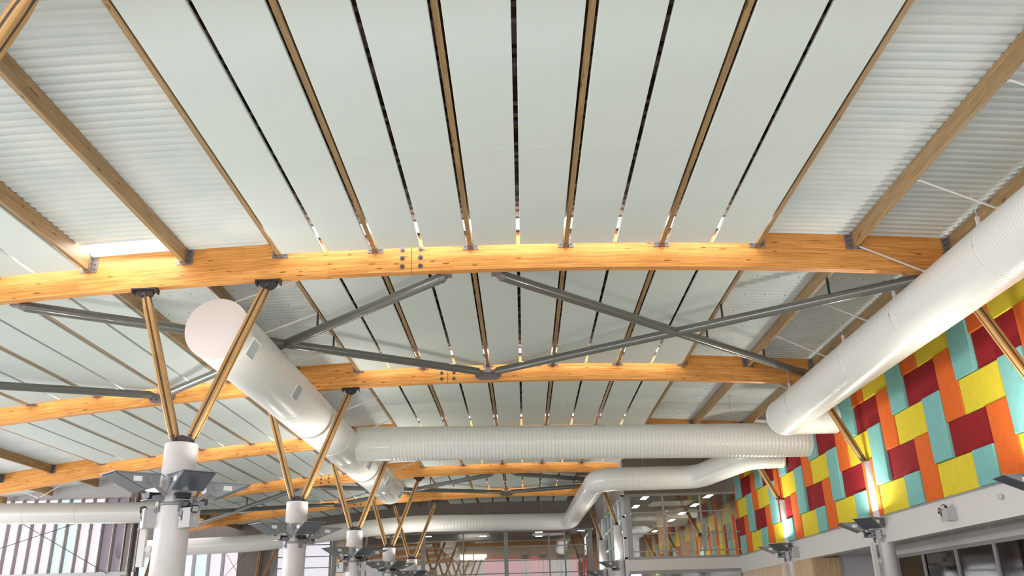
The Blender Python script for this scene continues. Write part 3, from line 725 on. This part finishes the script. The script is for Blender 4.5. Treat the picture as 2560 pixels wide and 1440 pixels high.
# recess below the bulkhead
struct(boxo('trim_3', M['soffit'], (WX+.3, 12.6, 4.0, 42.0, 1.70, 1.76)))
struct(boxo('wall_right_lower', M['greywall'], (12.7, 12.9, 29.4, 42.0, FLOOR, 1.7)))
struct(boxo('trim_4', M['offwhite'], (12.25, 12.6, 4, 29.4, 1.56, 1.70)))
t = struct(empty('window_1', (12.35, 0, 0)))
q = MB(); q.box(-.06, .06, 6, 29.3, 1.46, 1.56); q.build('head_frame', M['frame'], t)
for i, y in enumerate((29.2, 27.3, 25.2, 23.1, 21.0, 18.9, 16.8)):
    q = MB(); q.box(-.06, .06, y-.06, y+.06, FLOOR, 1.46); q.build('mullion', M['frame'], t)
    q = MB(); q.box(-.01, .0, y-2.04 if y > 17 else 8, y-.06, FLOOR, 1.46); q.build('pane', M['glassdark'], t)
struct(boxo('wall_room_back', M['taupe'], (15.6, 15.8, 4, 42, FLOOR, 3)))
struct(boxo('ceiling', M['soffit'], (12.6, 15.8, 4, 42, 1.75, 1.85)))
for i, y in enumerate((17.2, 21.5)):
    t = tag(empty('ceiling_light', (14.0, y, 1.70)), 'flat white light in the room behind the lower right glazing, '+['nearer', 'farther'][i], 'ceiling light', 'lights in the lower right room')
    q = MB(); q.box(-.3, .3, -.6, .6, 0, .05); q.build('housing', M['offwhite'], t); q = MB(); q.box(-.27, .27, -.57, .57, -.01, 0); q.build('diffuser', M['lamp'], t)
struct(boxo('wall_right_return', M['greywall'], (11.32, 12.7, 31.75, 31.85, FLOOR, 1.7)))
# pine clad box
t = tag(empty('pine_cladding', (10.8, 33.5, FLOOR)), 'pale pine clad box under the white bulkhead beside the farthest wall column', 'cladding')
q = MB(); q.box(-.5, -.46, -1.8, 8.3, 0, 3.33, long=2); q.build('side_boards', M['pine'], t)
q = MB(); q.box(-.46, .5, -1.84, -1.8, 0, 3.33, long=2); q.build('front_boards', M['pine'], t)

# ------------------------------------------------------------------ glazed gym corner
GY, GX = 42.0, 5.0
struct(boxo('wall_gym_front', M['taupe'], (GX, WX+.6, GY, GY+.15, 5.42, 7.4)))
struct(boxo('trim_5', M['offwhite'], (GX-.05, WX+.3, GY-.1, GY+.2, 1.86, 2.36)))
struct(boxo('wall_gym_side', M['offwhite'], (GX-.1, GX, GY, 58, 5.42, 7.3)))
struct(boxo('wall_gym_side', M['offwhite'], (GX-.1, GX, GY, 58, FLOOR, 2.4)))
t = struct(empty('window_2', (GX, GY, 2.36)))
fr = MB()
W_, H_ = 5.45, 3.06
for a in ((.26, W_, 0, .12), (.26, W_, H_-.12, H_)): fr.box(a[0], a[1], -.06, .1, a[2], a[3])
fr.box(0, .258, -.065, .11, 0, H_)
fr.build('outer_frame', M['frame'], t)
for x in (1.86, 3.66):
    q = MB(); q.box(x-.035, x+.035, -.05, .08, .12, H_-.12); q.build('mullion', M['frame'], t)
for z in (.36, 1.17, 2.17):
    q = MB(); q.box(.26, W_, -.042, .072, z-.025, z+.025); q.build('transom', M['frame'], t)
q = MB(); q.box(.2, W_, .0, .012, .1, H_-.1); q.build('pane', M['glass'], t)
t = struct(empty('window_3', (GX-.05, GY, 2.4)))
q = MB(); L_ = 15.6
for z0, z1 in ((0, .1), (.95, 1.03), (1.95, 2.03), (2.95, 3.05)): q.box(-.075, .055, .3, L_, z0, z1)
q.build('transom', M['framelight'], t)
for i in range(9):
    y = .3+i*1.9; q = MB(); q.box(-.10, .06, y, y+.1, 0, 3.05); q.build('mullion', M['framelight'], t)
q = MB(); q.box(-.005, .005, .42, L_, 0, 3.0); q.build('pane', M['glass'], t)
t = struct(empty('window_4', (GX, GY, 0)))
q = MB(); q.box(0, 5.5, -.06, .08, 1.72, 1.86); q.build('head_frame', M['frame'], t)
for x in (0, 1.86, 3.66, 5.4): q = MB(); q.box(x-.05, x+.05, -.05, .08, FLOOR, 1.75); q.build('mullion', M['frame'], t)
q = MB(); q.box(0, 5.5, 0, .012, FLOOR, 1.75); q.build('pane', M['glass'], t)
# gym interior: floor slab, ceiling, peach back wall, stripes painted as reflections, lights
struct(boxo('floor_gym', M['gymfloor'], (GX+.05, 16, GY+.2, 70, 2.1, 2.3)))
struct(boxo('ceiling', M['gymgrey'], (GX+.05, 16, GY+.2, 70, 5.68, 5.8)))
struct(boxo('wall_gym_back', M['gymwall'], (GX+.05, 16, 69.8, 70, 2.3, 5.7)))
struct(boxo('wall_gym_right', M['gymwall'], (11.6, 11.8, GY+.2, 70, 2.3, 5.7)))
stripes = ['teal', 'orange', 'yellow', 'red', 'orange', 'teal', 'red', 'yellow', 'orange', 'teal', 'orange', 'red', 'teal', 'yellow', 'orange', 'teal']  # coloured wall's mirror image in the glass, put in as painted stripes
for i, c in enumerate(stripes):
    y = GY+1.2+i*1.1; o = boxo('reflection_stripe', M[c], (-.02, 0, 0, .8 if i % 2 else .5, 0, 2.0+.3*(i % 3))); o.location = (11.6, y, 2.6)
    tag(o, '%s stripe imitating a reflection in the corner glazing, %s from the glass' % (c, ORD[i]), 'reflection stripe', 'painted reflections of the coloured wall')
gl = 0
for x in (6.4, 9.72):
    for i, y in enumerate((44.9, 48.6, 52.7, 56.7, 60.6, 64.3)):
        t = tag(empty('ceiling_light', (x, y, 5.58)), 'rectangular glowing gym ceiling light, %s row, %s from the glass' % ('left' if x < 7 else 'right', ORD[i]), 'ceiling light', 'gym ceiling lights')
        q = MB(); q.box(-.17, .17, -.65, .65, 0, .06); q.build('housing', M['offwhite'], t)
        q = MB(); q.box(-.15, .15, -.62, .62, -.012, 0); q.build('diffuser', M['lamp'], t)
t = tag(empty('round_column', (8.1, 50.5, 2.3)), 'pale column inside the gym behind the corner glazing', 'column'); q = MB(); lathe(q, [(0, 0), (.3, 0), (.3, 3.3), (0, 3.3)], 24); q.build('shaft', M['gymwall'], t)
# light given by the gym lamps and the lamps of the lower room
for x, y in ((-9.5, 62), (-3.5, 63), (1.8, 63.5)):
    area('gym_lamp_light', (x, y, 5.5), 2.2, 150, (1, .86, .72))
for x, y in ((8.0, 46.5), (8.0, 54), (8.0, 62)):
    area('gym_lamp_light', (x, y, 5.45), 2.2, 95, (1, .88, .74))
for x, y in ((14.0, 17.2), (14.0, 21.5), (14.0, 27)):
    area('room_lamp_light', (x, y, 1.66), 1.0, 30, (1, .95, .88))
# daylight coming in through the slatted left windows
area('window_daylight', (-22, 37.6, 3.7), 9, 120, (1, .97, .98), (math.radians(-90), 0, 0), 3)
# exercise machines
def cross_trainer(x, y, z, rz, lab):
    t = tag(empty('exercise_machine', (x, y, z), rz), lab, 'exercise machine', 'gym machines behind glass')
    q = MB(); q.box(-.3, .3, -.9, -.75, 0, .1); q.box(-.3, .3, .75, .9, 0, .1); q.box(-.06, .06, -.9, .9, .04, .14); q.build('base', M['black'], t)
    q = MB(); q.tube([(0, .5, .1), (0, .42, 1.0), (0, .35, 1.45)], [.09, .07, .05], 10); q.build('mast', M['gymgrey'], t)
    q = MB(); q.box(-.22, .22, .28, .36, 1.35, 1.62); q.box(-.18, .18, .25, .3, 1.40, 1.58); q.build('console', M['black'], t)
    for s_ in (-1, 1):
        q = MB(); q.tube([(s_*.25, .45, .5), (s_*.30, .3, 1.1), (s_*.34, .1, 1.6), (s_*.28, .05, 1.85)], .022, 8); q.build('arm', M['black'], t)
        q = MB(); q.box(s_*.2-.07, s_*.2+.07, -.6, -.2, .28, .32); q.tube([(s_*.2, -.9+.3, .3), (s_*.2, .5, .45)], .025, 8); q.build('pedal', M['black'], t)
    return t

# ------------------------------------------------------------------ far wall and far gym
FY = 57.95
struct(boxo('wall_back', M['taupe'], (-26, GX, FY, FY+.15, 5.35, 8.0)))
struct(boxo('wall_back', M['taupe'], (-18.9, -16.6, FY, FY+.15, FLOOR, 5.35)))
t = struct(empty('window_5', (0, FY, 0)))
q = MB(); q.box(-12.55, 4.6, -.05, .08, 5.22, 5.36); q.box(-12.55, 4.6, -.05, .08, 2.0, 2.1); q.build('outer_frame', M['frame'], t)
for x in (-12.5, -8.75, -5.0, -1.13, 2.75, 4.45):
    wd = .13 if x in (-12.5, -1.13, 4.45) else .05
    if x == -5.0: wd = .13; x = -6.6
    q = MB(); q.box(x-wd, x+wd, -.07, .08, 0, 5.25); q.build('mullion', M['frame'], t)
for x in (-10.4, -3.95, 1.72-.0):
    q = MB(); q.box(x-.045, x+.045, -.05, .08, 0, 5.25); q.build('mullion', M['frame'], t)
for z in (2.62, 3.42, 4.3):
    q = MB(); q.box(-12.5, 4.45, -.04, .07, z-.03, z+.03); q.build('transom', M['frame'], t)
q = MB(); q.box(-12.5, 4.5, .0, .012, 0, 5.25); q.build('pane', M['glass'], t)
t = struct(empty('window_6', (0, FY, 0)))                                   # bright glazing left of the gym
for x in (-16.45, -14.5, -12.75):
    q = MB(); q.box(x-(.22 if x < -16 else .06), x+(.22 if x < -16 else .06), -.08, .1, FLOOR, 5.3); q.build('mullion', M['frame'], t)
for z in (1.9, 2.6, 3.3, 4.0, 4.75):
    q = MB(); q.box(-16.4, -12.7, -.03, .05, z-.03, z+.03); q.build('transom', M['frame'], t)
q = MB(); q.box(-16.3, -12.8, 0, .01, FLOOR, 5.3); q.build('pane', M['p_white'], t)
# far left windows beyond the wing wall
t = struct(empty('window_7', (0, FY, 0)))
seq = ['p_cyan', 'p_white', 'p_pink', 'p_white', 'p_cyan', 'p_white', 'p_pink']
for i in range(7):
    x = -25.6+i*.96; q = MB(); q.box(x+.08, x+.88, 0, .02, FLOOR, 5.2); q.build('pane', M[seq[i]], t)
    q = MB(); q.box(x-.09, x+.09, -.12, .1, FLOOR, 5.3); q.build('mullion', M['fin'], t)
# gym behind the far glazing
struct(boxo('floor_gym', M['gymfloor'], (-12.6, 4.9, FY+.2, 72, 2.1, 2.3)))
struct(boxo('ceiling', M['gymgrey'], (-12.6, 4.9, FY+.2, 72, 5.7, 5.8)))
struct(boxo('wall_gym_far', M['gymwall'], (-12.6, 4.9, 70, 70.2, 2.3, 5.7)))
struct(boxo('wall_gym_left', M['gymwall'], (-12.7, -12.5, FY+.2, 70, 2.3, 5.7)))
for i, (x, y) in enumerate(((-10.8, 60.2), (-6.97, 64), (-2.97, 61.7), (-2.95, 64.9), (1.16, 62.9), (1.21, 66.2), (4.2, 62.5), (-6.97, 60.2))):
    t = tag(empty('ceiling_light', (x, y, 5.62)), 'small glowing light behind the far glazing, %s counted' % ORD[i], 'ceiling light', 'lights behind the far glazing')
    q = MB(); q.box(-.28, .28, -.28, .28, 0, .05); q.build('housing', M['offwhite'], t); q = MB(); q.box(-.25, .25, -.25, .25, -.012, 0); q.build('diffuser', M['lamp'], t)
for i, x in enumerate((-5.0, -3.9)):
    o = boxo('bright_window', M['lamp'], (0, .95, 0, .02, 0, .35)); o.location = (x, 69.975, 4.3)
    tag(o, 'small bright window in the back wall of the far gym, '+['left', 'right'][i], 'window', 'bright windows in the far gym')
for i, (x0, x1) in enumerate(((-2.9, 1.8), (3.6, 4.8))):
    o = boxo('red_panel', M['gymred'], (0, x1-x0, -.05, 0, 0, 1.8)); o.location = (x0, 66, 2.35)
    tag(o, 'low dark red panel behind the far glazing, '+['wide left one', 'small right one'][i], 'panel', 'red panels in the far gym')
for i, x in enumerate((.1, 1.35, 2.65, 4.0)):
    cross_trainer(x, 60.4, 2.3, .1*(i-1), 'black exercise machine behind the far glazing, %s from the left' % ORD[i])
for i, (x, y) in enumerate(((9.6, 46.0), (6.3, 47.5), (7.3, 55))):
    cross_trainer(x, y, 2.3, .5+i, 'dark exercise machine behind the corner glazing, '+['rightmost', 'leftmost', 'deepest'][i])
o = MB(); lathe(o, [(0, -.45), (.2, -.4), (.38, -.22), (.45, 0), (.38, .22), (.2, .4), (0, .45)], 24); o = o.build('exercise_ball', mat('ball_blue', (.05, .09, .13), .4)); o.location = (-9.9, 60, 2.76)
tag(o, 'dark blue exercise ball behind the far glazing beside the third column', 'ball')

# ------------------------------------------------------------------ left wing window wall
LY = 38.0
struct(boxo('wall_left_wing', M['greywall'], (-27, -17.1, LY, LY+.2, FLOOR, 2.2)))
struct(boxo('wall_left_wing', M['greywall'], (-27, -17.1, LY, LY+.2, 5.36, 7.3)))
struct(boxo('trim_6', M['frame'], (-27, -17.1, LY-.12, LY+.02, 2.08, 2.22)))
struct(boxo('trim_7', M['taupe'], (-17.35, -17.05, LY-.1, LY+.25, FLOOR, 6.6)))
t = struct(empty('window_8', (0, LY, 2.2)))
cols_ = ['p_pink', 'p_white', 'p_pink', 'p_pink', 'p_pink', 'p_pink', 'p_pink', 'p_pink', 'p_cyan', 'p_cyan', 'p_pink', 'p_pink', 'p_mauve', 'p_mauve', 'p_white', 'p_mauve']
x = -22.12-.525*5
for i, c in enumerate(cols_):
    wd = .525 if i < 14 else .30
    q = MB(); q.box(x, x+wd, .08, .10, 0, 3.16); q.build('pane', M[c], t)
    q = MB(); q.box(x+wd-.035, x+wd, -.16, .12, 0, 3.16)
    q.tube([(x+wd-.05, -.14, .1), (x+wd-.05, -.14, .2)], .02, 8); q.tube([(x+wd-.05, -.14, 1.7), (x+wd-.05, -.14, 1.8)], .02, 8)
    q.build('mullion', M['fin'], t)
    x += wd
for k, (a, b) in enumerate((((-21.9, LY-.25, 4.3), (-17.9, LY-.25, 2.15)), ((-24.0, LY-.25, 2.9), (-19.3, LY-.25, 4.35)))):
    rod(a, b, .014, 'thin dark bracing wire across the slatted windows, %s' % ['falling to the right', 'rising to the right'][k], 'bracing wires on the left windows', 'dark', 'wire', 'bracing_wire')
o = boxo('steel_post', M['dark'], (-.07, .07, -.07, .07, 0, 7.2)); o.location = (-16.86, 38.3, FLOOR); tag(o, 'dark brown steel post just right of the slatted windows', 'post')
column(-18.75, 43.0, 1.2, .2, 'short white column base in the left wing gap', None)
for s_, hx_ in ((-1, -18.95), (1, -18.1)):
    strut((-18.75+s_*.1, 43.0, 1.25), (hx_, 43.0, 3.95), 'yellow timber strut seen in the gap left of the nearest column, %s one' % ('left' if s_ < 0 else 'right'), 'struts in the left wing gap', .13, False)
# taupe bay by the far end with two timber props and a cable cross
for k, (a, b) in enumerate((((-17.5, 57.7, 2.2), (-17.3, 57.7, 5.2)), ((-17.2, 57.4, 2.2), (-15.9, 57.4, 5.0)))):
    strut(a, b, 'dark timber prop before the far taupe wall, %s one' % ['upright', 'leaning'][k], 'props at the far taupe wall', .2, False)
for k, (a, b) in enumerate((((-19.6, 57.6, 4.4), (-17.9, 57.6, 1.9)), ((-18.2, 57.6, 4.4), (-19.8, 57.6, 2.6)))):
    rod(a, b, .014, 'thin cable crossing on the far taupe wall, '+['falling right', 'falling left'][k], 'cable cross on the far wall', 'dark', 'wire', 'bracing_wire')

# ------------------------------------------------------------------ floodlights on the columns
def make_flood():
    t = empty('floodlight')
    # profile in x (outwards) / z ; wedge housing, deep near the column
    q = MB(); prof = [(.26, 0), (1.08, .0), (.52, -.27), (.30, -.22)]
    q.prism(prof, -.30, .30); q.build('housing', M['lum'], t)
    q = MB(); q.prism([(1.07, -.006), (.525, -.268), (.520, -.278), (1.09, -.012)], -.285, .285)
    q.build('lens_cover', M['lumdark'], t)
    q = MB(); q.box(.24, 1.12, -.33, .33, 0, .018); q.build('top_flange', M['lum'], t)
    for s_ in (-1, 1):
        q = MB(); q.prism([(.10, -.34), (.16, -.38), (.50, -.13), (.45, -.07)], s_*.305-.012, s_*.305+.012); q.tube([(.46, s_*.318, -.11), (.46, s_*.345, -.11)], .05, 14); q.build('arm', M['lum'], t)
    q = MB(); q.box(.12, .36, -.13, .13, -.40, -.30); q.build('control_gear', M['black'], t)
    q = MB(); q.box(.05, .40, -.13, .13, -.44, -.42); q.prism([(.0, -.42), (.0, -.30), (.30, -.36), (.30, -.42)], -.14, -.12); q.prism([(.0, -.42), (.0, -.30), (.30, -.36), (.30, -.42)], .12, .14); q.build('bracket', M['lum'], t)
    for s_ in (-.302, .302):
        q = MB(); q.box(.60, .76, s_-.001, s_+.001, -.14, -.05); q.build('sticker', M['tag'], t)
    q = MB(); q.tube([(.34, .1, -.05), (.2, .12, .06), (.05, .06, .0), (.0, .02, -.1)], .008, 6); q.build('cable', M['black'], t)
    return t
flood0 = make_flood(); used = False
def flood(x, y, z, az, rad, lab, group, tilt=0.0, s_=1.0):
    global used
    o = flood0 if not used else copy_tree(flood0); used = True
    a = math.radians(az); o.location = (x+math.cos(a)*(rad-.0), y+math.sin(a)*(rad-.0), z); o.rotation_euler = (0, tilt, a); o.scale = (s_, s_, s_)
    tag(o, lab, 'floodlight', group); return o
def clamp_ring(x, y, z, r, lab, group):
    q = MB(); lathe(q, [(r+.004, -.10), (r+.02, -.10), (r+.02, -.04), (r+.004, -.04)], 36)
    for a in range(0, 360, 90):
        t_ = math.radians(a+45); c_, s_ = math.cos(t_), math.sin(t_)
        mt = Matrix(((c_, -s_, 0, 0), (s_, c_, 0, 0), (0, 0, 1, 0), (0, 0, 0, 1)))
        q.box(r+.01, r+.03, -.07, .07, -.22, .12, mt); q.tube([mt @ Vector((r+.03, 0, -.15)), mt @ Vector((r+.05, 0, -.15))], .03, 10)
    o = q.build('clamp_ring', M['lum']); o.location = (x, y, z); return tag(o, lab, 'clamp', group)
for n in range(0, 5):
    yc = YB(n)+BT/2; cn = ['nearest', 'second', 'third', 'fourth', 'farthest'][n]; zf_ = 2.61
    for az, d_ in ((228, 'on the left side'), (-50, 'on the right front'), (27, 'on the right back')):
        flood(COLX, yc+(.35 if az == 27 else 0), zf_-(.03 if az == 27 else 0), az, (.10 if az == 27 else .22 if az == 228 else .1), 'grey wedge floodlight %s of the %s left column' % (d_, cn), 'grey floodlights on the columns', tilt=0.02)
    clamp_ring(COLX, yc, zf_-.42, .31, 'grey steel clamp ring under the floodlights of the %s left column' % cn, 'floodlight clamp rings')
    area('uplight_left_column', (COLX-1.0, yc-.1, zf_+.06), .6, 28 if n == 0 else 46, (1, .96, .88), (PI, 0, 0), spread=math.radians(130))
    area('uplight_left_column', (COLX+1.0, yc-.2, zf_+.06), .6, 28 if n == 0 else 46, (1, .96, .88), (PI, 0, 0), spread=math.radians(130))
for n in range(0, 3):
    yc = YB(n)+BT/2; cn = ['nearest', 'middle', 'farthest'][n]
    for az, d_ in ((222, 'front'), (172, 'back')):
        flood(10.25, yc+(.05 if az > 200 else .24), 2.33 if az > 200 else 2.27, az, -.08 if az > 200 else .02, 'grey wedge floodlight at the %s wall column, %s one' % (cn, d_), 'grey floodlights on the columns', s_=.92)
    clamp_ring(10.3, yc, 1.92, .24, 'grey steel clamp ring on the %s wall column' % cn, 'floodlight clamp rings')
    area('uplight_wall_column', (9.6, yc-.15, 2.42), .35, 95 if n else 110, (1, .96, .86), (PI, math.radians(-14), 0))
for n in (3, 4):
    yc = YB(n)+BT/2
    flood(4.6, yc-.1, 2.33, 205, .0, 'grey wedge floodlight on the %s gym side column' % ('nearer' if n == 3 else 'farther'), 'grey floodlights on the columns', s_=.92)
    area('uplight_gym_column', (4.2, yc-.2, 2.42), .5, 50, (1, .96, .88), (PI, 0, 0))

# ------------------------------------------------------------------ emergency light boxes
def spot_head(parent, p, rz, tilt, s_=1):
    mt = Matrix.Translation(Vector(p)) @ Matrix.Rotation(rz, 4, 'Z') @ Matrix.Rotation(tilt, 4, 'X') @ Matrix.Scale(s_, 4)
    q = MB(); q.prism([(-.09, -.05), (-.09, .05), (-.05, .085), (.05, .085), (.09, .05), (.09, -.05), (.05, -.085), (-.05, -.085)], -.02, .06, mt)
    q.prism([(-.06, -.035), (-.06, .035), (.06, .035), (.06, -.035)], .06, .11, mt); h = q.build('spot_head', M['black'], parent)
    q = MB(); q.prism([(-.075, -.06), (-.075, .06), (.075, .06), (.075, -.06)], -.026, -.018, mt); q.build('reflector', M['chrome'], h)
def alarm_box(x, y, z, rz, lab, heads, w_=.30, h_=.34, arrow=False):
    t = tag(empty('emergency_light', (x, y, z), rz), lab, 'emergency light', 'twin spot emergency lights')
    q = MB(); q.box(-w_/2, w_/2, -.12, .12, 0, h_); q.box(-w_/2-.008, w_/2+.008, -.128, -.10, -.008, h_+.008); q.build('enclosure', M['box'], t)
    q = MB(); q.box(-w_/2+.05, -w_/2+.08, -.135, -.128, .12, h_-.04); q.build('stem', M['black'], t)
    for (hx, hz, hr, ht) in heads:
        spot_head(t, (hx, -.10, hz-.02), hr, ht, .78)
        q = MB(); q.tube([(hx, -.08, hz-.04), (hx*.6, -.08, h_)], .014, 8); q.build('swivel', M['bolt'], t)
    if arrow:
        q = MB(); mt = Matrix.Translation(Vector((w_/2+.004, 0, .13)))
        q.box(-.003, .003, -.008, .008, .0, .085, mt)
        for s_ in (-1, 1): q.box(-.003, .003, -.055, .0, -.008, .008, mt @ Matrix.Rotation(math.radians(-45) if s_ < 0 else math.radians(225), 4, 'X'))
        q.build('arrow_mark', M['rod'], t)
    q = MB(); q.tube([(-.02, -.12, h_+.05), (-.11, -.14, h_-.02), (-.12, -.14, h_-.12), (-.06, -.135, h_-.17)], .006, 6); q.build('cable', M['black'], t)
    return t
yc = YB(0)+BT/2
alarm_box(COLX+.40, yc-.24, 1.68, math.radians(-25), 'grey emergency box with two black spot heads right of the nearest column', [(-.02, .43, .3, -.5), (.22, .33, 1.2, .2)], w_=.26, arrow=True)
alarm_box(COLX-.40, yc-.12, 1.70, math.radians(-55), 'grey emergency box with one black spot head left of the nearest column', [(-.18, .36, -.8, .1)], w_=.24)
alarm_box(COLX+.40, YB(2)-.2, 1.75, .2, 'small emergency box right of the third column', [(-.02, .42, .3, -.4)], w_=.26)
alarm_box(COLX-.40, YB(2)-.2, 1.75, -.3, 'small emergency box left of the third column', [(-.05, .42, -.3, -.3)], w_=.26)
alarm_box(WX-.14, 20.75, 1.86, math.radians(-90), 'white emergency box with two spot heads on the white bulkhead', [(.0, .33, .4, -.3), (-.26, .28, -.3, -.2)], w_=.32, h_=.27)
alarm_box(WX-.12, 33.0, 1.80, math.radians(-90), 'tiny emergency box on the bulkhead beside the farthest wall column', [(0, .34, .3, -.3)], w_=.3)
# conduit boxes hanging on columns
def conduit(x, y, z, lab, h=.72):
    t = tag(empty('speaker_bar', (x, y, z)), lab, 'conduit box', 'slim pale boxes beside columns')
    q = MB(); q.box(-.06, .06, -.05, .05, -h/2, h/2); q.build('casing', M['offwhite'], t)
    q = MB(); q.tube([(.06, 0, -.05), (.18, 0, -.05)], .03, 10); q.tube([(.12, -.03, -.05), (.12, .03, -.05)], .06, 16); q.build('bracket', M['offwhite'], t)
    return t
conduit(COLX-.52, yc, 1.38, 'slim pale vertical box left of the nearest column below its emergency box')
conduit(9.95, YB(1)+.05, 1.25, 'slim pale vertical box left of the middle wall column', .95)
conduit(9.95, YB(2)+.05, 1.15, 'slim pale vertical box left of the farthest wall column', .95)
q = MB(); lathe(q, [(0, -.02), (.05, -.02), (.06, 0), (.06, .04), (0, .04)], 20); o = q.build('smoke_detector', M['white']); o.rotation_euler = (0, math.radians(-90), 0); o.location = (WX-.06, 18.5, 2.12)
tag(o, 'small round white detector on the bulkhead at the right', 'detector')
